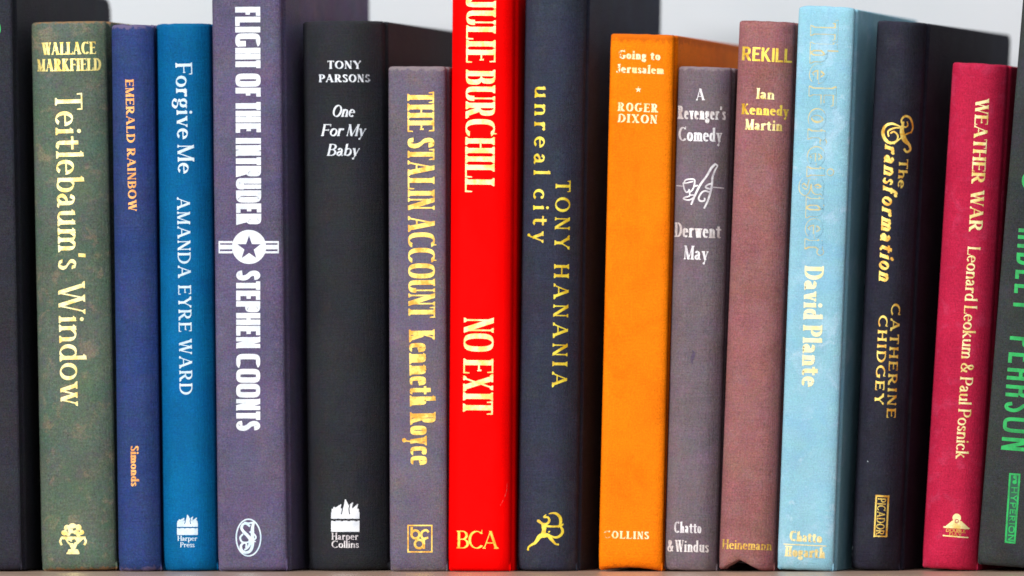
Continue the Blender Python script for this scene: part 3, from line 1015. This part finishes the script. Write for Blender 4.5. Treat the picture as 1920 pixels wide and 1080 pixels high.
# 8: tall slate
m = cloth('cloth_slate', (50, 54, 70), [((50, 48, 62), 45, .45, .65, .6), ((60, 64, 76), 90, .5, .7, .5)], seed=9, grain=.14, tint=.13)
b8 = make_book('book', 'tall slate grey hardback with widely spaced yellow lettering and a small running figure', 'book',
               (967, 1072), (1080, 1072), 985, -40, m, depth=.162, y0=.003, sag=.0085, pw=2.8, seed=9.4)
text(b8, 'unreal city', (1003, 161), (999, 455), 31, F_unreal, M_yel)
text(b8, 'TONY HANANIA', (1042, 338), (1035, 726), 28, F_hanan, M_yel, 'author_lettering')
stamp(b8, [line([(1007, 976, 3), (1010, 977, 5.5), (1014, 980, 4.5), (1018, 983, 4)], 5),
           line([(1018, 981, 6), (1020, 988, 9), (1020, 994, 7.5), (1019, 1001, 9), (1020, 1006, 11)], 8),
           line([(1021, 1002, 9), (1012, 1006, 8), (1007, 1013, 6.5), (1003, 1018, 5), (996, 1022, 3.8), (991, 1026, 3), (990, 1032, 3.2)], 6),
           line([(1018, 1004, 9), (1028, 1004, 7), (1033, 1010, 6.5), (1038, 1016, 4.6), (1042, 1020, 3.4), (1048, 1021, 3.2)], 6),
           line([(1019, 984, 4), (1027, 981, 4.2), (1030, 975, 4.4), (1027, 970, 3.4), (1020, 969.5, 3), (1024, 965, 2)], 4),
           line([(1022, 986, 4), (1032, 987, 3.6), (1043, 987, 3.4), (1053, 985, 3.6), (1056, 982, 2)], 4),
           line([(1029, 963.5, 1.5), (1036, 962, 3), (1044, 963.5, 4.6), (1050, 970, 5.6), (1051.5, 977, 5.6), (1050, 984, 4.4), (1046, 989, 2.4)], 3),
           line([(1050, 986, 3.6), (1054.5, 993, 5), (1054, 1000, 5), (1048, 1006, 4.6), (1040, 1007.5, 3.8), (1032, 1004, 2)], 3),
           line([(1028, 998, 2.6), (1031.5, 996, 2.2)], 2.4, smooth=False)],
      M_yel, 'publisher_mark')

# 9: orange
m = cloth('cloth_orange', (248, 128, 0), [((232, 112, 0), 30, .45, .65, .7), ((252, 136, 4), 110, .5, .7, .4)], seed=10, grain=.09, tint=.0, streak=.06, spec=.1,
          edge=((206, 96, 10), .0022, .7), height=.2275)
b9 = make_book('book', 'orange linen hardback with small cream title and a tiny star below it', 'book',
               (1122, 1063), (1241, 1066), 1145, 63, m, depth=.150, y0=.002, sag=.0018, pw=9, seed=10.6, arch=.0012, headdent=.0035)
text(b9, 'Going to', (1160, 110), (1238, 113), 16, F_going, M_cream_o)
text(b9, 'Jerusalem', (1155, 136), (1245, 139), 16, F_going, M_cream_o)
stamp(b9, [star(1197, 168, 6)], M_cream_o, 'emblem_star')
text(b9, 'ROGER', (1158, 208), (1234, 211), 16, F_roger, M_cream_o, 'author_lettering')
text(b9, 'DIXON', (1158, 229), (1232, 232), 16, F_roger, M_cream_o, 'author_lettering')
text(b9, 'COLLINS', (1132, 1009), (1217, 1011), 14, F_roger, M_cream_o, 'publisher_lettering')

# 10: grey mauve
m = cloth('cloth_grey_mauve', (114, 100, 108), [((102, 94, 98), 40, .45, .65, .7), ((122, 102, 116), 80, .5, .7, .6)], seed=11, grain=.13, tint=.11,
          edge=((150, 134, 138), .0012, .6), height=.2145)
b10 = make_book('book', 'short grey mauve hardback with worn silver lettering and a drawing of a hand', 'book',
                (1244, 1068), (1343, 1071), 1272, 124, m, depth=.135, y0=.001, sag=.0062, pw=3.2, seed=11.2)
text(b10, 'A', (1305, 188), (1322, 188), 22, F_rev.variant(a=.09), M_silver)
text(b10, "Revenger's", (1270, 223), (1361, 225), 25, F_rev, M_silver_f)
text(b10, 'Comedy', (1272, 264), (1354, 266), 26, F_rev, M_silver)
text(b10, 'Derwent', (1264, 444), (1352, 447), 27, F_rev, M_silver_f, 'author_lettering')
text(b10, 'May', (1282, 486), (1328, 488), 26, F_rev, M_silver, 'author_lettering')
stamp(b10, [line([(1268, 348), (1280, 349)], 1.8), line([(1301, 349), (1309, 348)], 3, smooth=False), line([(1337, 351), (1358, 353)], 2.2),
            line([(1283, 344), (1285, 338), (1293, 336), (1302, 337), (1302, 346), (1299, 355), (1294, 360)], 2.8), line([(1283, 344), (1292, 342), (1300, 340)], 2.2),
            line([(1281, 342), (1283, 354), (1288, 361), (1293, 355)], 2.6), line([(1292, 356), (1293, 367), (1284, 370), (1282, 373), (1292, 375), (1301, 370), (1303, 366), (1294, 366)], 2.6),
            line([(1342, 307, 4), (1334, 315, 4.6), (1325, 330, 4), (1314, 345, 4), (1307, 358, 4), (1301, 371, 4), (1296, 384, 3)], 4),
            line([(1346, 311, 2), (1341, 319, 3.4), (1336, 333, 4), (1335, 347, 4), (1332, 361, 4), (1327, 377, 3.6), (1320, 391, 3.4)], 4),
            line([(1341, 307), (1346, 311)], 3, smooth=False), line([(1336, 344), (1328, 346), (1323, 351), (1330, 354), (1336, 352)], 3),
            line([(1333, 361), (1322, 358), (1315, 362), (1310, 372), (1314, 377), (1321, 376), (1321, 371)], 3.2)], M_silver, 'emblem')
text(b10, 'Chatto', (1264, 999), (1315, 1000), 21, F_rev.variant(a=.08), M_silver, 'publisher_lettering')
text(b10, '& Windus', (1251, 1034), (1329, 1036), 22, F_rev.variant(a=.08, space=.06), M_silver_f, 'publisher_lettering')
stamp(b10, [line([(1298, 657, 2), (1301, 662, 5), (1299, 669, 7), (1297, 677, 4), (1299, 683, 1)], 4)],
      cloth('stain_dark', (92, 78, 98), seed=31, grain=.1, tint=.08), 'stain', label='small dark stain mark')

# 11: dusty rose brown
m = cloth('cloth_rose_brown', (148, 98, 98), [((136, 88, 86), 40, .45, .65, .6), ((152, 110, 114), 80, .5, .7, .5)], seed=12, grain=.14, tint=.12,
          edge=((132, 74, 74), .0010, .8), height=.2345)
b11 = make_book('book', 'dusty rose brown hardback with gold lettering and a torn foot of spine', 'book',
                (1347, 1066), (1451, 1070), 1386, 38, m, depth=.148, y0=-.001, sag=.0055, pw=3.6, seed=12.8, page=cloth('page_notch_shade', (40, 32, 34), seed=33), notch=(-.0022, .0088, .0042), headdent=.0050)  # page block coloured dark throughout to paint the shade inside the notch
text(b11, 'REKILL', (1391, 113), (1485, 118), 26, F_rekill, M_gold_f)
text(b11, 'Ian', (1418, 185), (1452, 187), 20, F_ian, M_cream, 'author_lettering')
text(b11, 'Kennedy', (1390, 214), (1479, 218), 20, F_ian, M_gold_f, 'author_lettering')
text(b11, 'Martin', (1397, 243), (1467, 246), 20, F_ian, M_cream, 'author_lettering')
text(b11, 'Heinemann', (1354, 1029), (1447, 1032), 18, F_hein, M_wgold, 'publisher_lettering')

# 12: pale blue
m = cloth('cloth_pale_blue', (146, 196, 214), [((176, 212, 232), 60, .52, .68, .8), ((134, 188, 218), 40, .46, .66, .5), ((190, 218, 234), 160, .60, .72, .6)],
          seed=13, grain=.06, tint=.05, streak=.04)
b12 = make_book('book', 'pale sky blue hardback with an outlined title pressed faintly into the spine', 'book',
                (1457, 1066), (1562, 1072), 1498, 10, m, depth=.150, y0=0, sag=.0020, pw=6, seed=13.3, corner=.0006, lip=.004)
Fo = Font(.20, .10, .05, ts=.07, th=-8, track=.035, space=.10)
text(b12, 'The Foreigner', (1520, 36), (1508, 479), 52, Fo.variant(a=.138, b=.066, ts=.09, sl=.058, track=.01, space=.06), M_faint, 'title_lettering', base=.00005)
text(b12, 'The Foreigner', (1521.4, 37.4), (1509.4, 477.6), 50.2, Fo.variant(a=.108, b=.038, ts=.058, sl=.044, track=.055, space=.105), m, 'title_inlay', base=.00013)
text(b12, 'David Plante', (1509, 498), (1503, 725), 36, F_david, M_red_cream.copy() if False else foil('foil_ivory', (252, 240, 196), (240, 222, 160), metallic=.1, rough=.5, wear=.30, seed=19), 'author_lettering')
text(b12, 'Chatto', (1480, 1014), (1541, 1018), 19, F_going.variant(track=.02), M_lgold, 'publisher_lettering')
stamp(b12, [line([(1469, 1020), (1550, 1024)], 1.8, smooth=False)], M_lgold, 'publisher_rule')
text(b12, 'Hogarth', (1471, 1043), (1547, 1047), 20, F_going.variant(track=.02), M_lgold, 'publisher_lettering')

# 13: near black
m = cloth('cloth_ink_black', (43, 43, 55), [((36, 34, 45), 40, .45, .65, .6), ((54, 54, 64), 90, .5, .7, .4)], seed=14, grain=.13, tint=.12, height=.234)
b13 = make_book('book', 'ink black hardback with ornate gold script title, between the pale blue and crimson books', 'book',
                (1591, 1064), (1683, 1069), 1642, 38, m, depth=.168, y0=.009, yaw=math.radians(-3.2), sag=.0090, pw=2.6, seed=14.5)
text(b13, 'The', (1687, 298), (1684, 353), 17, F_bold, M_gold)
text(b13, 'ransformation', (1660, 270), (1648, 526), 27, F_script, M_gold)
stamp(b13, [line([(1709, 250, 2.5), (1713, 238, 3), (1708, 222, 4), (1698, 218, 4), (1691, 226, 3), (1696, 238, 3), (1703, 236, 2.4), (1702, 228, 2)], 3),
            line([(1695, 228, 3), (1692, 246, 8), (1697, 262, 9), (1706, 272, 5), (1708, 281, 4), (1701, 285, 4), (1696, 279, 4)], 5),
            line([(1690, 238, 2), (1674, 232, 4), (1661, 236, 5), (1656, 248, 6), (1660, 261, 6), (1670, 268, 5), (1682, 264, 3), (1684, 254, 3), (1677, 247, 3), (1670, 250, 2.4)], 4),
            line([(1690, 240, 2), (1678, 240, 3), (1666, 246, 3), (1667, 256, 2.4)], 3),
            line([(1710, 248, 2.2), (1700, 252, 2.6), (1686, 262, 2.4), (1676, 270, 2.6)], 2.4)], M_gold, 'title_initial')
text(b13, 'CATHERINE', (1672, 569), (1663, 783), 17, F_cath, M_gold, 'author_lettering')
text(b13, 'CHIDGEY', (1648, 591), (1640, 758), 17, F_cath, M_gold, 'author_lettering')
M_fleck = foil('paint_fleck', (170, 180, 186), metallic=0, rough=.7, wear=.40, seed=24)
for f in (line([(1598, 1024, 1.2), (1597, 1031, 2.2)], 2), line([(1596, 1037, 1), (1596, 1042, 1.6)], 2), disc(1627, 865, 1.1)):
    stamp(b13, [f], M_fleck, 'fleck')
sk = .051
stamp(b13, [rect(1642, 928, 1644.8, 1007, sk), rect(1665, 929, 1668, 1007, sk), line([(1642, 929.5), (1668, 931)], 3.2, smooth=False), line([(1640, 1005), (1664, 1006)], 2.2, smooth=False)], M_gold, 'publisher_mark')
text(b13, 'PICADOR', (1646.2, 934), (1642.4, 1002.5), 15.5, F_pica, M_gold, 'publisher_lettering')

# 14: crimson
m = cloth('cloth_crimson', (186, 34, 68), [((174, 28, 62), 50, .45, .65, .6), ((190, 58, 92), 120, .5, .68, .5)], seed=15, grain=.12, tint=.05, height=.2145)
b14 = make_book('book', 'crimson hardback with gold serif lettering running down it and a small gold gabled emblem', 'book',
                (1727, 1060), (1831, 1067), 1785, 116, m, depth=.140, y0=.006, yaw=math.radians(-1.2), sag=.0075, pw=2.9, seed=15.1)
text(b14, 'WEATHER WAR', (1830, 184), (1817, 434), 25, F_weath, M_cream)
text(b14, 'Leonard Leokum & Paul Posnick', (1815, 462), (1792, 860), 24, F_leon, M_cream, 'author_lettering')
E = [poly((1771, 988), (1786, 976), (1803, 977), (1817, 990)), disc(1794, 971, 8, 8, 16), line([(1769, 988), (1818, 991)], 2.6, smooth=False),
     line([(1768, 1004), (1816, 1008)], 2.2, smooth=False)]
stamp(b14, E, M_cream, 'publisher_mark')
stamp(b14, [ell(1794, 977, 3.2, 3.2, 1.4, 14)], m, 'publisher_mark_detail', base=.00014)
text(b14, 'DOUBLE', (1774, 997), (1811, 999.5), 6.5, F_rekill.variant(track=.12), M_wgold, 'publisher_lettering')
text(b14, 'DAY', (1780, 1004), (1803, 1006), 6, F_rekill.variant(track=.2), M_wgold, 'publisher_lettering')

# 15: black with green lettering
m = cloth('cloth_black_green', (57, 60, 60), [((50, 54, 56), 40, .45, .65, .6), ((66, 62, 70), 80, .5, .7, .5)], seed=16, grain=.14, tint=.14)
b15 = make_book('book', 'dark grey hardback with bright green lettering beside the crimson book', 'book',
                (1832, 1060), (1998, 1073), 1921, -40, m, depth=.152, y0=-.002, sag=.0020, pw=7, seed=16.4)
text(b15, 'S', (1917, 322), (1915, 356), 60, F_green, M_green, 'title_lettering')
text(b15, '~IDLEY', (1910, 428), (1899, 582), 60, F_green, M_green, 'author_lettering')
text(b15, 'PE^~SON', (1894, 630), (1877, 843), 60, F_green, M_green, 'author_lettering')
sk = .075
M_dkgreen = foil('foil_dark_green', (0, 84, 56), (0, 70, 50), metallic=.1, rough=.5, wear=.22, seed=21)
stamp(b15, [poly((1894, 889), (1912, 890), (1902, 1018), (1885, 1016))], M_dkgreen, 'publisher_mark_ground')
stamp(b15, [line([(1894, 888), (1885.5, 1017)], 3.4, smooth=False), line([(1912, 889), (1902.5, 1018)], 3.4, smooth=False), line([(1892.5, 888.5), (1913.5, 890)], 3.4, smooth=False), line([(1884, 1016), (1904, 1018)], 3.4, smooth=False),
            disc(1903.5, 894.5, 3.6, 3.6, 10), disc(1902.5, 904, 4.2, 3.8, 10), line([(1906, 897), (1903, 906)], 2.4, smooth=False)], M_green, 'publisher_mark', base=.00012)
text(b15, 'HYPERION', (1896.5, 913), (1889.6, 1013.5), 11.5, Font(.19, .19, 0, th=0, sup=2.4, track=.24), M_green, 'publisher_lettering', base=.00012)
